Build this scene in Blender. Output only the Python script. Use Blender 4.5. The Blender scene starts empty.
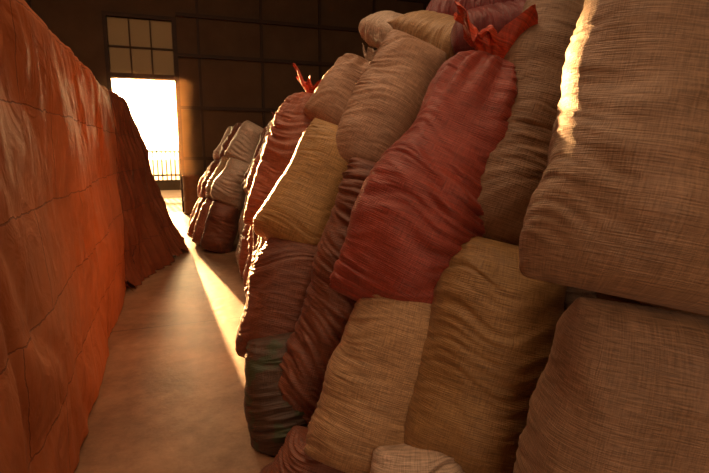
import bpy, bmesh, math, random
import numpy as np
from mathutils import Vector, noise, Matrix
random.seed(4)
S=bpy.context.scene
S.view_settings.view_transform='Standard'
def link(o):
    S.collection.objects.link(o); return o
def newmat(name):
    m=bpy.data.materials.new(name); m.use_nodes=True
    nt=m.node_tree; b=nt.nodes["Principled BSDF"]
    return m,nt,b
def N(nt,t,**k):
    n=nt.nodes.new(t)
    for a,v in k.items(): setattr(n,a,v)
    return n
def ramp(nt,c0,c1,p0=0.3,p1=0.7):
    r=N(nt,'ShaderNodeValToRGB'); e=r.color_ramp.elements
    e[0].position=p0;e[0].color=(*c0,1);e[1].position=p1;e[1].color=(*c1,1); return r
def sack_mat(name,col,col2=None,rough=0.45,printcol=None):
    m,nt,b=newmat(name); L=nt.links
    uv=N(nt,'ShaderNodeTexCoord')
    n=N(nt,'ShaderNodeTexNoise'); n.inputs['Scale'].default_value=5; n.inputs['Detail'].default_value=9; n.inputs['Roughness'].default_value=0.7
    L.new(uv.outputs['UV'],n.inputs['Vector'])
    c2=col2 or tuple(c*0.7 for c in col)
    r=ramp(nt,c2,col,0.35,0.62); L.new(n.outputs['Fac'],r.inputs['Fac'])
    def streak(sx,sy):
        mp=N(nt,'ShaderNodeMapping'); mp.inputs['Scale'].default_value=(sx,sy,1); L.new(uv.outputs['UV'],mp.inputs['Vector'])
        q=N(nt,'ShaderNodeTexNoise'); q.inputs['Scale'].default_value=1; q.inputs['Detail'].default_value=3
        L.new(mp.outputs[0],q.inputs['Vector']); return q
    s1=streak(12,250); s2=streak(260,16)
    ad=N(nt,'ShaderNodeMath',operation='ADD'); L.new(s1.outputs['Fac'],ad.inputs[0])
    mu=N(nt,'ShaderNodeMath',operation='MULTIPLY'); mu.inputs[1].default_value=0.6; L.new(s2.outputs['Fac'],mu.inputs[0]); L.new(mu.outputs[0],ad.inputs[1])
    rr=ramp(nt,(0.5,0.48,0.45),(1.25,1.25,1.25),0.6,1.0); L.new(ad.outputs[0],rr.inputs['Fac'])
    mx=N(nt,'ShaderNodeMix',data_type='RGBA',blend_type='MULTIPLY'); mx.inputs[0].default_value=0.9
    L.new(r.outputs['Color'],mx.inputs[6]); L.new(rr.outputs['Color'],mx.inputs[7])
    out=mx.outputs[2]
    if printcol:
        n2=N(nt,'ShaderNodeTexNoise'); n2.inputs['Scale'].default_value=9
        L.new(uv.outputs['UV'],n2.inputs['Vector'])
        r2=ramp(nt,(0,0,0),(1,1,1),0.52,0.58); L.new(n2.outputs['Fac'],r2.inputs['Fac'])
        m2=N(nt,'ShaderNodeMix',data_type='RGBA'); L.new(r2.outputs['Color'],m2.inputs[0])
        m2.inputs[7].default_value=(*printcol,1); L.new(out,m2.inputs[6]); out=m2.outputs[2]
    L.new(out,b.inputs['Base Color'])
    b.inputs['Roughness'].default_value=rough
    b.inputs['Specular IOR Level'].default_value=0.55
    b.inputs['Sheen Weight'].default_value=0.1
    bp=N(nt,'ShaderNodeBump'); bp.inputs['Strength'].default_value=0.9; bp.inputs['Distance'].default_value=0.0045
    L.new(ad.outputs[0],bp.inputs['Height']); L.new(bp.outputs['Normal'],b.inputs['Normal'])
    return m
MT={
 'tan':sack_mat('sack_tan',(0.40,0.25,0.145),(0.31,0.19,0.105)),
 'beige':sack_mat('sack_beige',(0.58,0.38,0.19),(0.46,0.29,0.145)),
 'ochre':sack_mat('sack_ochre',(0.42,0.25,0.09),(0.34,0.19,0.065)),
 'yellow':sack_mat('sack_yellow',(0.56,0.33,0.11),(0.46,0.26,0.08)),
 'red':sack_mat('sack_red',(0.42,0.075,0.045),(0.31,0.05,0.032),rough=0.34),
 'salmon':sack_mat('sack_salmon',(0.45,0.15,0.075),(0.36,0.11,0.06)),
 'brown':sack_mat('sack_redbrown',(0.26,0.085,0.038),(0.18,0.055,0.028)),
 'maroon':sack_mat('sack_maroon',(0.26,0.035,0.033),(0.17,0.025,0.024),rough=0.4),
 'white':sack_mat('sack_white',(0.68,0.52,0.38),(0.56,0.42,0.3)),
 'pink':sack_mat('sack_pinkish',(0.56,0.34,0.21),(0.45,0.26,0.155)),
 'dark':sack_mat('sack_dark',(0.15,0.085,0.05),(0.1,0.06,0.035)),
 'green':sack_mat('sack_green_print',(0.10,0.05,0.025),(0.07,0.035,0.018),printcol=(0.045,0.06,0.02)),
 'tiered':sack_mat('tie_cloth_red',(0.75,0.10,0.03),(0.6,0.065,0.025)),
}
def mesh_obj(name,verts,faces,mat,uvs=None,smooth=True,loc=None):
    me=bpy.data.meshes.new(name); 
    loc=Vector(loc) if loc is not None else Vector((0,0,0))
    me.from_pydata([tuple(Vector(v)-loc) for v in verts],[],faces); me.update()
    if uvs is not None:
        l=me.uv_layers.new(name='UVMap')
        idx=np.zeros(len(me.loops),dtype=np.int32); me.loops.foreach_get('vertex_index',idx)
        l.data.foreach_set('uv',np.array(uvs,dtype=np.float32)[idx].ravel())
    if smooth: me.polygons.foreach_set('use_smooth',[True]*len(me.polygons))
    me.materials.append(mat)
    o=bpy.data.objects.new(name,me); o.location=loc
    return link(o)
def tie_frill(sack,c,a,wd,n,mat,seed,size=1.0,lean=0.0):
    nu=180; nv=26
    verts=[];uvs=[];faces=[]
    so=Vector((seed*1.7,seed*2.3,0))
    for j in range(nv):
        s=j/(nv-1)
        for i in range(nu):
            t=2*math.pi*i/nu
            cv=Vector((math.cos(t),math.sin(t),0))
            lob=noise.noise(cv*1.3+so); ruf=noise.noise(cv*2.4+so*2+Vector((0,0,s*1.5))); cr=1-2*abs(noise.noise(cv*3.5+so*3+Vector((0,0,s*3))))
            fin=math.sin(t*11+seed+2*s)
            r=0.036-0.010*math.sin(min(1,s*3)*math.pi)+s**0.8*(0.10+0.06*lob+0.05*ruf+0.012*fin+0.02*cr)
            h=-0.03+0.16*s-0.06*s*s+0.08*s*lob+0.10*s*ruf+0.02*s*cr
            p=c+(wd*math.cos(t)+n*math.sin(t)*0.7)*r*size+a*h*size+wd*lean*s*s*0.12
            verts.append(p);uvs.append((t*0.1,h))
    for j in range(nv-1):
        for i in range(nu):
            k=(i+1)%nu
            faces.append((j*nu+i,j*nu+k,(j+1)*nu+k,(j+1)*nu+i))
    o=mesh_obj('tied_mouth',verts,faces,mat,uvs,loc=c)
    o.parent=sack; o.location=Vector(c)-sack.location
    vs=[];fs=[]
    for i in range(24):
        t=2*math.pi*i/24
        for k in range(6):
            q=2*math.pi*k/6
            rr=0.034*size+0.006*math.cos(q)
            vs.append(c+(wd*math.cos(t)+n*math.sin(t)*0.7)*rr+a*(0.0+0.006*math.sin(q)))
    for i in range(24):
        for k in range(6):
            fs.append((i*6+k,((i+1)%24)*6+k,((i+1)%24)*6+(k+1)%6,i*6+(k+1)%6))
    o=mesh_obj('tie_string',vs,fs,MT['white'],[(0,0)]*len(vs),loc=c); o.parent=sack; o.location=Vector(c)-sack.location
cnt=[0]
def sack(P0,P1,W,T,mat,seed=None,nrm=(-0.45,-0.85,0.15),tie=None,bend=(0,0,0),nu=100,nv=220,wr=1.0,lean=0,heavy=0.06,tsize=1.0):
    cnt[0]+=1
    if seed is None: seed=cnt[0]
    P0=Vector(P0);P1=Vector(P1); ax=P1-P0; L=ax.length; a=ax.normalized()
    n=Vector(nrm); wd=a.cross(n).normalized(); n=wd.cross(a).normalized(); bend=Vector(bend)
    off=Vector((seed*7.31%50,seed*3.17%50,seed*1.7%50))
    rnd=random.Random(seed*13+1)
    V=[];UV=[];mid=(P0+P1)/2
    kf=rnd.uniform(13,18); cv_=rnd.uniform(-0.6,0.6); tilt=rnd.uniform(-0.3,0.3)
    for j in range(nv):
        q=j/(nv-1)
        s=0.5-0.5*math.cos(math.pi*q); s=0.5*s+0.5*q
        e=abs(2*s-1)
        wp=0.84+0.16*math.sqrt(max(0,1-e**7)); tp=0.02+0.98*max(0,1-e**4.2)**0.55
        if tie and s>0.5:
            f=(s-0.5)/0.5
            g=max(0.0,1-f**6.5)**0.6
            wp=0.09+0.91*g; tp=0.12+0.88*g
        hv=1+heavy*math.cos(math.pi*s)
        for i in range(nu):
            t=2*math.pi*i/nu
            c,sn=math.cos(t),math.sin(t)
            cx=math.copysign(abs(c)**0.85,c); cy=math.copysign(abs(sn)**0.85,sn)
            x=cx*W/2*wp*hv; y=cy*T/2*tp*hv
            sl=s*L
            d=0.048*noise.noise(Vector((x*2.6,y*2.6,sl*2.2))+off)+0.02*noise.noise(Vector((x*6,y*6,sl*5))+off)
            warp=noise.noise(Vector((x*3,y*3,sl*2.5))+off*2)*0.14
            zz=(sl+warp+cv_*x*x/W+tilt*x)
            n1=noise.noise(Vector((x*1.8,y*1.8,zz*kf))+off)
            n2=noise.noise(Vector((x*3.4,y*3.4,(zz+0.03*n1)*kf*2.4))+off*1.5)
            n3=noise.noise(Vector((x*7+zz*6,y*7,zz*kf*1.2))+off*2.5)
            amp=0.35+1.6*max(0,noise.noise(Vector((x*2.5,y*2.5,sl*1.8))+off*3)+0.25)
            d+=wr*amp*(0.010*(2*abs(n1)-0.4)+0.0095*(0.5-2*abs(n2))+0.007*(0.5-2*abs(n3)))
            if tie and s>0.72:
                d+=0.012*math.sin(t*13+seed)*(s-0.72)/0.28*wp*2
            d*=min(1,tp*1.6+0.1)
            p=P0+a*sl+bend*(4*s*(1-s))+wd*(x+cx*d)+n*(y+cy*d)
            if p.z<0.006: p.z=0.006+0.002*rnd.random()
            V.append(p); UV.append((t*(W+T)/4,sl))
    Fc=[]
    for j in range(nv-1):
        for i in range(nu):
            k=(i+1)%nu
            Fc.append((j*nu+i,j*nu+k,(j+1)*nu+k,(j+1)*nu+i))
    Fc.append(tuple(reversed(range(nu)))); Fc.append(tuple(range((nv-1)*nu,nv*nu)))
    o=mesh_obj('grain_sack',V,Fc,MT[mat],UV,loc=mid)
    if tie:
        tie_frill(o,P1.copy(),a,wd,n,MT['tiered' if tie=='red' else tie],seed,size=tsize,lean=lean)
    return o
# near stack, aisle face
sack((1.20,0.97,1.09),(1.50,1.06,2.28),0.66,0.40,'tan',wr=.8,heavy=.09)
sack((1.24,1.03,0.10),(1.35,0.97,1.04),0.66,0.45,'tan',wr=.65)
sack((1.28,1.78,1.07),(1.74,1.84,2.18),0.42,0.34,'tan',wr=1)
sack((1.06,1.60,0.20),(1.31,1.64,1.12),0.50,0.4,'ochre',wr=.7)
sack((0.83,1.95,0.80),(1.40,1.94,1.89),0.51,0.36,'red',tie='red',bend=(0.0,0,0),tsize=1.35,lean=-0.5,wr=1.1)
sack((0.68,1.84,0.13),(0.99,1.92,0.99),0.45,0.34,'beige',wr=.8)
sack((0.86,1.50,-0.08),(0.88,1.62,0.34),0.36,0.3,'white')
sack((0.59,2.38,0.04),(1.07,2.40,1.42),0.38,0.36,'brown')
sack((0.66,2.84,0.92),(1.02,2.89,1.62),0.50,0.36,'yellow',wr=.5)
sack((0.52,2.72,0.27),(0.73,2.78,1.01),0.48,0.4,'brown',wr=.8)
sack((0.52,2.35,-0.11),(0.50,2.61,0.50),0.36,0.34,'green',wr=.6)
sack((0.67,3.54,0.92),(1.04,3.59,1.89),0.43,0.36,'salmon',tie='red',tsize=1.2,wr=.7)
sack((1.01,2.74,1.36),(1.46,2.77,2.13),0.40,0.32,'pink',wr=.7)
sack((1.06,3.31,1.63),(1.36,3.29,2.07),0.4,0.3,'pink',tie='white',tsize=.8)
sack((0.48,2.00,-0.18),(0.65,2.06,0.16),0.36,0.35,'brown')
sack((1.32,1.62,0.10),(1.52,1.68,1.0),0.45,0.36,'dark')
# on top
sack((1.59,2.66,2.12),(2.29,2.26,2.25),0.30,0.26,'maroon',nrm=(0,-0.5,1))
sack((1.66,3.12,2.36),(2.35,2.66,2.44),0.30,0.28,'maroon',nrm=(0,-0.5,1))
sack((1.78,2.69,2.08),(1.49,3.18,2.34),0.30,0.26,'beige',nrm=(0,-0.5,1))
sack((1.75,3.2,2.2),(1.6,3.8,2.45),0.34,0.26,'white',nrm=(0,-0.5,1))
# receding columns
cols=['salmon','beige','brown','pink','tan','salmon','white','brown']
for k,y in enumerate([3.3,3.95,4.35,4.8,5.25,5.7,6.15,6.55]):
    j=random.uniform(-0.03,0.03); x0=0.80+max(0,(y-4.1))*.09+j
    if y<3.5: x0=0.72
    sack((x0,y,0.0),(x0+.16,y+0.03,0.95),0.44,0.42,cols[(k*3+1)%8],nu=56,nv=120)
    if k>0: sack((x0+0.1,y,0.9),(x0+0.44,y,1.84+random.uniform(-.05,.05)),0.42,0.4,cols[k],nu=56,nv=120,tie=('red' if k%3==1 else None))
fp=[('brown',(0.6,7.6,0),(0.85,7.6,0.75)),('salmon',(0.5,8.1,0),(0.78,8.1,0.72)),('brown',(0.48,8.6,0),(0.72,8.6,0.7)),('white',(0.5,9.1,0),(0.7,9.1,0.66)),
('white',(0.78,7.6,0.7),(1.1,7.6,1.35)),('beige',(0.74,8.1,0.68),(1.05,8.1,1.35)),('brown',(0.68,8.6,0.66),(0.98,8.6,1.3)),('salmon',(0.66,9.1,0.62),(0.95,9.1,1.25)),
('white',(1.0,7.7,1.3),(1.35,7.7,1.85)),('brown',(0.98,8.2,1.3),(1.3,8.2,1.85)),('white',(0.92,8.7,1.25),(1.25,8.7,1.8))]
for m_,a_,b_ in fp: sack(a_,b_,0.46,0.46,m_,nu=48,nv=90)
for row,xo in enumerate([0.5,1.0]):
    for k in range(13):
        y=1.2+k*0.5+row*0.2
        c=random.choice(['tan','brown','beige','salmon','dark'])
        for z0,z1,x0,x1 in ((0,0.9,0.75,0.95),(0.87,1.75,0.95,1.28)):
            if y<2.2: x0+=0.35;x1+=0.35
            if y>3.6: x0+=0.1;x1+=0.12
            sack((x0+xo,y,z0),(x1+xo,y,z1),0.48,0.46,c,nu=28,nv=60)
def box(name,x0,x1,y0,y1,z0,z1,mat,parent=None):
    vs=[(x,y,z) for x in (x0,x1) for y in (y0,y1) for z in (z0,z1)]
    fs=[(0,1,3,2),(4,6,7,5),(0,4,5,1),(2,3,7,6),(0,2,6,4),(1,5,7,3)]
    c=((x0+x1)/2,(y0+y1)/2,(z0+z1)/2)
    o=mesh_obj(name,vs,fs,mat,smooth=False,loc=c)
    if parent: o.parent=parent; o.location=Vector(c)-parent.location
    return o
def boxes(name,lst,mat):
    vs=[];fs=[]
    for (x0,x1,y0,y1,z0,z1) in lst:
        b=len(vs)
        vs+=[(x,y,z) for x in (x0,x1) for y in (y0,y1) for z in (z0,z1)]
        fs+=[tuple(b+q for q in f) for f in ((0,1,3,2),(4,6,7,5),(0,4,5,1),(2,3,7,6),(0,2,6,4),(1,5,7,3))]
    return mesh_obj(name,vs,fs,mat,smooth=False)
def simple(name,c0,c1,scale=2,rough=0.8,bump=0.2,metal=0,joints=None):
    m,nt,b=newmat(name);L=nt.links
    tc=N(nt,'ShaderNodeTexCoord');n=N(nt,'ShaderNodeTexNoise');n.inputs['Scale'].default_value=scale;n.inputs['Detail'].default_value=10;n.inputs['Roughness'].default_value=0.65
    L.new(tc.outputs['Object'],n.inputs['Vector']);r=ramp(nt,c0,c1);L.new(n.outputs['Fac'],r.inputs['Fac']);out=r.outputs['Color']
    if joints:
        br=N(nt,'ShaderNodeTexBrick');br.offset=0;br.inputs['Scale'].default_value=1;br.inputs['Brick Width'].default_value=joints[0];br.inputs['Row Height'].default_value=joints[1]
        br.inputs['Mortar Size'].default_value=0.012;br.inputs['Color1'].default_value=(1,1,1,1);br.inputs['Color2'].default_value=(.93,.93,.93,1);br.inputs['Mortar'].default_value=(.5,.46,.42,1)
        mp=N(nt,'ShaderNodeMapping');mp.inputs['Location'].default_value=joints[2];L.new(tc.outputs['Object'],mp.inputs['Vector']);L.new(mp.outputs[0],br.inputs['Vector'])
        mx=N(nt,'ShaderNodeMix',data_type='RGBA',blend_type='MULTIPLY');mx.inputs[0].default_value=0.9;L.new(out,mx.inputs[6]);L.new(br.outputs['Color'],mx.inputs[7]);out=mx.outputs[2]
        n2=N(nt,'ShaderNodeTexNoise');n2.inputs['Scale'].default_value=1.6;n2.inputs['Detail'].default_value=10;n2.inputs['Roughness'].default_value=0.75;L.new(tc.outputs['Object'],n2.inputs['Vector'])
        r2=ramp(nt,(.5,.45,.4),(1.15,1.1,1.05),.35,.62);L.new(n2.outputs['Fac'],r2.inputs['Fac'])
        m3=N(nt,'ShaderNodeMix',data_type='RGBA',blend_type='MULTIPLY');m3.inputs[0].default_value=1;L.new(out,m3.inputs[6]);L.new(r2.outputs['Color'],m3.inputs[7]);out=m3.outputs[2]
    L.new(out,b.inputs['Base Color'])
    b.inputs['Roughness'].default_value=rough;b.inputs['Metallic'].default_value=metal
    bp=N(nt,'ShaderNodeBump');bp.inputs['Strength'].default_value=bump;bp.inputs['Distance'].default_value=0.02;L.new(n.outputs['Fac'],bp.inputs['Height']);L.new(bp.outputs['Normal'],b.inputs['Normal'])
    return m
M_floor=simple('concrete_floor',(0.27,0.15,0.08),(0.42,0.255,0.145),6,0.42,0.3,joints=(60.0,3.5,(20,-0.45,0)))
M_wall=simple('corrugated_wall',(0.13,0.075,0.033),(0.19,0.115,0.055),1.5,0.7)
M_frame=simple('steel_frame',(0.06,0.035,0.017),(0.09,0.052,0.027),4,0.6)
M_ceil=simple('ceiling_sheet',(0.1,0.065,0.035),(0.15,0.095,0.05),1.5)
M_ground=simple('outside_ground',(0.5,0.4,0.3),(0.6,0.5,0.38),1)
M_fence=simple('dark_fence_paint',(0.02,0.015,0.01),(0.04,0.03,0.02),4)
M_drum=simple('rusty_steel',(0.3,0.14,0.06),(0.45,0.22,0.1),8,0.6)
box('floor',-6,9,-5,13,-0.2,0,M_floor)
box('ground_outside',-60,60,13.001,90,-0.3,-0.05,M_ground)
YW=13
boxes('wall_back',[(-6,-1.05,YW,YW+.2,0,6.5),(0.32,9,YW,YW+.2,0,6.5),(-1.05,0.32,YW,YW+.2,4.45,6.5)],M_wall)
box('wall_left',-6.2,-6,-5,13.2,0,6.5,M_wall)
box('wall_right',9,9.2,-5,13.2,0,6.5,M_wall)
box('wall_front',-6,9,-5.2,-5,0,6.5,M_wall)
box('ceiling',-6.2,9.2,-5.2,13.2,6.5,6.7,M_ceil)
fr=[]
for x in np.arange(0.9,9,1.5): fr.append((x-.03,x+.03,YW-.06,YW,0,6.5))
for z in (1.3,2.5,3.7,4.6,5.5): fr.append((0.42,9,YW-.09,YW,z-.04,z+.04))
for x in np.arange(-5.5,-1.3,1.5): fr.append((x-.03,x+.03,YW-.06,YW,0,6.5))
boxes('trim_1',fr,M_frame)
boxes('trim_2',[(-1.13,-1.05,YW-.08,YW+.2,0,4.53),(0.32,0.42,YW-.08,YW+.2,0,4.53),(-1.05,0.32,YW-.08,YW+.2,3.13,3.23),(-1.05,0.32,YW-.08,YW+.2,4.45,4.53)],M_frame)
mt,nt,b=newmat('dusty_glass'); b.inputs['Base Color'].default_value=(0.3,0.22,0.15,1); b.inputs['Roughness'].default_value=0.6
tr=nt.nodes.new('ShaderNodeBsdfTranslucent'); tr.inputs['Color'].default_value=(0.2,0.18,0.15,1)
mxs=nt.nodes.new('ShaderNodeMixShader'); mxs.inputs[0].default_value=0.35
nt.links.new(b.outputs[0],mxs.inputs[1]);nt.links.new(tr.outputs[0],mxs.inputs[2]);nt.links.new(mxs.outputs[0],nt.nodes['Material Output'].inputs[0])
w1=box('window_1',-1.05,0.32,YW+.08,YW+.09,3.23,4.45,mt)
for x in (-0.6,-0.15): box('mullion',x-.015,x+.015,YW+.03,YW+.12,3.23,4.45,M_frame,parent=w1)
box('mullion',-1.05,.32,YW+.03,YW+.12,3.8,3.84,M_frame,parent=w1)
fl=[(-8,8,21,21.05,1.4,1.47),(-8,8,21,21.05,0.5,0.57),(-8,8,21,21.15,-.05,0.35)]
for x in np.arange(-8,8,0.16): fl.append((x,x+.05,21,21.04,0.3,1.55))
boxes('metal_fence',fl,M_fence)
def revolve(name,prof,c,mat,n=40):
    vs=[];fs=[]
    for r,z in prof:
        for k in range(n):
            t=2*math.pi*k/n; vs.append((c[0]+r*math.cos(t),c[1]+r*math.sin(t),c[2]+z))
    for j in range(len(prof)-1):
        for k in range(n): fs.append((j*n+k,j*n+(k+1)%n,(j+1)*n+(k+1)%n,(j+1)*n+k))
    return mesh_obj(name,vs,fs,mat,loc=c)
revolve('steel_drum',[(0.001,0.001),(.2,.001),(.21,.02),(.195,.04),(.195,.3),(.207,.32),(.195,.34),(.195,.6),(.207,.62),(.195,.64),(.195,.88),(.21,.9),(.2,.92),(.18,.9),(.001,.9)],(0.55,12.5,0),M_drum)
# tarpaulin
def tarpmat(name,c1,c2,cm,rough):
    mtp,nt,b=newmat(name); L=nt.links
    tc=N(nt,'ShaderNodeTexCoord')
    br=N(nt,'ShaderNodeTexBrick'); br.inputs['Color1'].default_value=(*c1,1);br.inputs['Color2'].default_value=(*c2,1);br.inputs['Mortar'].default_value=(*cm,1)
    br.inputs['Scale'].default_value=1;br.inputs['Mortar Size'].default_value=0.004;br.inputs['Brick Width'].default_value=0.95;br.inputs['Row Height'].default_value=0.42;br.inputs['Mortar Smooth'].default_value=0.5
    n=N(nt,'ShaderNodeTexNoise');n.inputs['Scale'].default_value=5;n.inputs['Detail'].default_value=9;n.inputs['Roughness'].default_value=0.65
    L.new(tc.outputs['UV'],n.inputs['Vector'])
    wm=N(nt,'ShaderNodeMix',data_type='RGBA',blend_type='LINEAR_LIGHT'); wm.inputs[0].default_value=0.035
    L.new(tc.outputs['UV'],wm.inputs[6]);L.new(n.outputs['Color'],wm.inputs[7]);L.new(wm.outputs[2],br.inputs['Vector'])
    mx=N(nt,'ShaderNodeMix',data_type='RGBA',blend_type='MULTIPLY');mx.inputs[0].default_value=0.6
    r=ramp(nt,(0.55,0.5,0.45),(1,1,1));L.new(n.outputs['Fac'],r.inputs['Fac'])
    L.new(br.outputs['Color'],mx.inputs[6]);L.new(r.outputs['Color'],mx.inputs[7]);L.new(mx.outputs[2],b.inputs['Base Color'])
    b.inputs['Roughness'].default_value=rough; b.inputs['Specular IOR Level'].default_value=0.35
    mp=N(nt,'ShaderNodeMapping'); mp.inputs['Scale'].default_value=(5,3.5,1); mp.inputs['Rotation'].default_value=(0,0,0.7); L.new(tc.outputs['UV'],mp.inputs['Vector'])
    q=N(nt,'ShaderNodeTexNoise'); q.inputs['Scale'].default_value=1; q.inputs['Detail'].default_value=6; q.inputs['Distortion'].default_value=0.8; L.new(mp.outputs[0],q.inputs['Vector'])
    bp=N(nt,'ShaderNodeBump');bp.inputs['Strength'].default_value=0.6;bp.inputs['Distance'].default_value=0.05
    ad=N(nt,'ShaderNodeMath',operation='SUBTRACT');L.new(q.outputs['Fac'],ad.inputs[0])
    mm=N(nt,'ShaderNodeMath',operation='MULTIPLY');mm.inputs[1].default_value=0.15;L.new(br.outputs['Fac'],mm.inputs[0]);L.new(mm.outputs[0],ad.inputs[1])
    L.new(ad.outputs[0],bp.inputs['Height']);L.new(bp.outputs['Normal'],b.inputs['Normal'])
    return mtp
M_tarp=tarpmat('orange_tarpaulin',(0.72,0.25,0.10),(0.64,0.21,0.08),(0.34,0.11,0.05),0.55)
M_tarp2=tarpmat('brown_tarpaulin',(0.26,0.08,0.035),(0.2,0.06,0.03),(0.1,0.03,0.02),0.5)
V=[];UV=[];Fc=[]
ny=520;nz=150
for a_ in range(ny):
    y=-1.5+10.0*a_/(ny-1)
    for k in range(nz):
        s=k/(nz-1)
        if s<0.62:
            z=0.01+s/0.62*2.1; x=-0.45-0.02*z; nx=1;nzv=0
        elif s<0.72:
            t=(s-0.62)/0.1*math.pi/2; x=-0.5-0.06+0.06*math.cos(t); z=2.11+0.06*math.sin(t); nx=math.cos(t);nzv=math.sin(t)
        else:
            t=(s-0.72)/0.28; x=-0.56-2.6*t; z=2.17; nx=0;nzv=1
        row=z/0.42+0.12*noise.noise(Vector((y*1.2,0,5)))
        bul=0.045*noise.noise(Vector((x*.8,y*1.1,z*1.2)))+0.008*abs(math.sin(row*math.pi))**0.5
        sh=y*3.0+z*1.8+1.2*noise.noise(Vector((y*1.4,z*1.6,7)))
        f1=noise.noise(Vector((sh,z*1.0,2))); f2=noise.noise(Vector((sh*2.0-z*3,z*2.4,9)))
        am=0.25+1.3*max(0,noise.noise(Vector((y*1.3,z*1.3,3)))+.25)
        d=bul+am*(0.026*(2*abs(f1)-.4)+0.014*(.4-2*abs(f2)))-0.035
        V.append((x+nx*d,y,max(0.004,z+nzv*d))); UV.append((y,z if s<.72 else 2.1+(s-.72)*9))
for a_ in range(ny-1):
    for k in range(nz-1):
        Fc.append((a_*nz+k,(a_+1)*nz+k,(a_+1)*nz+k+1,a_*nz+k+1))
stack=mesh_obj('tarpaulin_covered_stack',V,Fc,M_tarp,UV)
bot=[(-.5,5.7),(-.36,6.2),(-.12,6.9),(.08,7.5),(.17,7.9),(.12,8.3),(-.2,8.7),(-1.2,8.9),(-2.5,8.9)]
top=[(-.62,5.7),(-.53,6.2),(-.48,6.9),(-.45,7.5),(-.43,7.9),(-.46,8.2),(-.6,8.45),(-1.2,8.6),(-2.5,8.6)]
def interp(P,t):
    f=t*(len(P)-1);a_=min(int(f),len(P)-2);f-=a_
    return Vector(P[a_]).lerp(Vector(P[a_+1]),f)
V=[];UV=[];Fc=[];nt_=420;nz=80
for a_ in range(nt_):
    t=a_/(nt_-1); B=interp(bot,t);Tp=interp(top,t)
    tg=(interp(bot,min(1,t+.01))-interp(bot,max(0,t-.01))).normalized(); nn=Vector((tg.y,-tg.x))
    for k in range(nz):
        s=k/(nz-1); z=2.18*s
        w=s**0.7; p=B.lerp(Tp,w)
        pl=noise.noise(Vector((t*28+s*1.5,s*1.2,1)))
        f=0.12*(1-2.2*abs(pl))*(1-s)**0.5+0.035*(1-2*abs(noise.noise(Vector((t*60+s*4,s*2.5,4)))))*(1-s*.4)+0.06*noise.noise(Vector((t*10,s*5,6)))-0.05
        q=p+nn*f
        hem=.006+.2*max(0,noise.noise(Vector((t*30,1,0))))
        V.append((q.x,q.y,max(.004,hem*(1-s)**6+z)));UV.append((t*5,z))
for a_ in range(nt_-1):
    for k in range(nz-1): Fc.append((a_*nz+k,(a_+1)*nz+k,(a_+1)*nz+k+1,a_*nz+k+1))
Fc.append(tuple(a_*nz+nz-1 for a_ in range(nt_)))
dr=mesh_obj('draped_end',V,Fc,M_tarp2,UV); dr.parent=stack
# lights
sd=Vector((-0.08,1.0,0.106)).normalized()
sun=bpy.data.lights.new('sun','SUN');sun.energy=34;sun.color=(1,0.5,0.18);sun.angle=math.radians(0.8)
so=link(bpy.data.objects.new('sun',sun));so.rotation_euler=sd.to_track_quat('Z','Y').to_euler()
def area(name,loc,target,size,e,col):
    l=bpy.data.lights.new(name,'AREA');l.shape='RECTANGLE';l.size=size[0];l.size_y=size[1];l.energy=e;l.color=col
    o=link(bpy.data.objects.new(name,l));o.location=loc
    o.rotation_euler=(Vector(loc)-Vector(target)).to_track_quat('Z','Y').to_euler()
area('ceiling_fill',(0.2,3.0,6.4),(0.2,3.0,0),(2,7),165,(1,0.62,0.36))  # added overhead fill to lift the sacks; the ceiling has no opening
area('rear_fill',(-1,-4.6,2.5),(0.5,3,1.2),(4,3),130,(1,0.62,0.38))  # added warm fill from behind the camera; the front wall is solid
w=bpy.data.worlds.new('World');S.world=w;w.use_nodes=True;nt=w.node_tree;L=nt.links
bg=nt.nodes['Background'];tc=N(nt,'ShaderNodeTexCoord')
dp=N(nt,'ShaderNodeVectorMath',operation='DOT_PRODUCT');dp.inputs[1].default_value=(-0.0675,0.9922,0.1042)
nm=N(nt,'ShaderNodeVectorMath',operation='NORMALIZE');L.new(tc.outputs['Generated'],nm.inputs[0]);L.new(nm.outputs[0],dp.inputs[0])
cl=N(nt,'ShaderNodeMath',operation='MAXIMUM');cl.inputs[1].default_value=0;L.new(dp.outputs['Value'],cl.inputs[0])
pw=N(nt,'ShaderNodeMath',operation='POWER');pw.inputs[1].default_value=900;L.new(cl.outputs[0],pw.inputs[0])
ml=N(nt,'ShaderNodeMath',operation='MULTIPLY_ADD');ml.inputs[1].default_value=60;ml.inputs[2].default_value=1.3;L.new(pw.outputs[0],ml.inputs[0])
pw2=N(nt,'ShaderNodeMath',operation='POWER');pw2.inputs[1].default_value=45;L.new(cl.outputs[0],pw2.inputs[0])
ml2=N(nt,'ShaderNodeMath',operation='MULTIPLY_ADD');ml2.inputs[1].default_value=40;L.new(pw2.outputs[0],ml2.inputs[0]);L.new(ml.outputs[0],ml2.inputs[2])
bg.inputs['Color'].default_value=(1,0.62,0.28,1);L.new(ml2.outputs[0],bg.inputs['Strength'])
# thin haze volume added to give a glow around the doorway (clear of the stacks)
hz,nt,b=newmat('glow_haze'); nt.nodes.remove(b)
vs_=nt.nodes.new('ShaderNodeVolumeScatter'); vs_.inputs['Density'].default_value=0.006; vs_.inputs['Anisotropy'].default_value=0.7; vs_.inputs['Color'].default_value=(1,0.6,0.3,1)
nt.links.new(vs_.outputs[0],nt.nodes['Material Output'].inputs['Volume'])
box('glow_haze',-5.95,8.95,9.8,12.88,1.0,6.45,hz)
cd=bpy.data.cameras.new('camera');cd.sensor_width=36;cd.lens=25.39;cd.clip_start=0.02
co=link(bpy.data.objects.new('camera',cd));co.location=(0,0,1.5)
co.rotation_euler=(math.radians(90-9.8),0,math.radians(-20.5))
S.camera=co
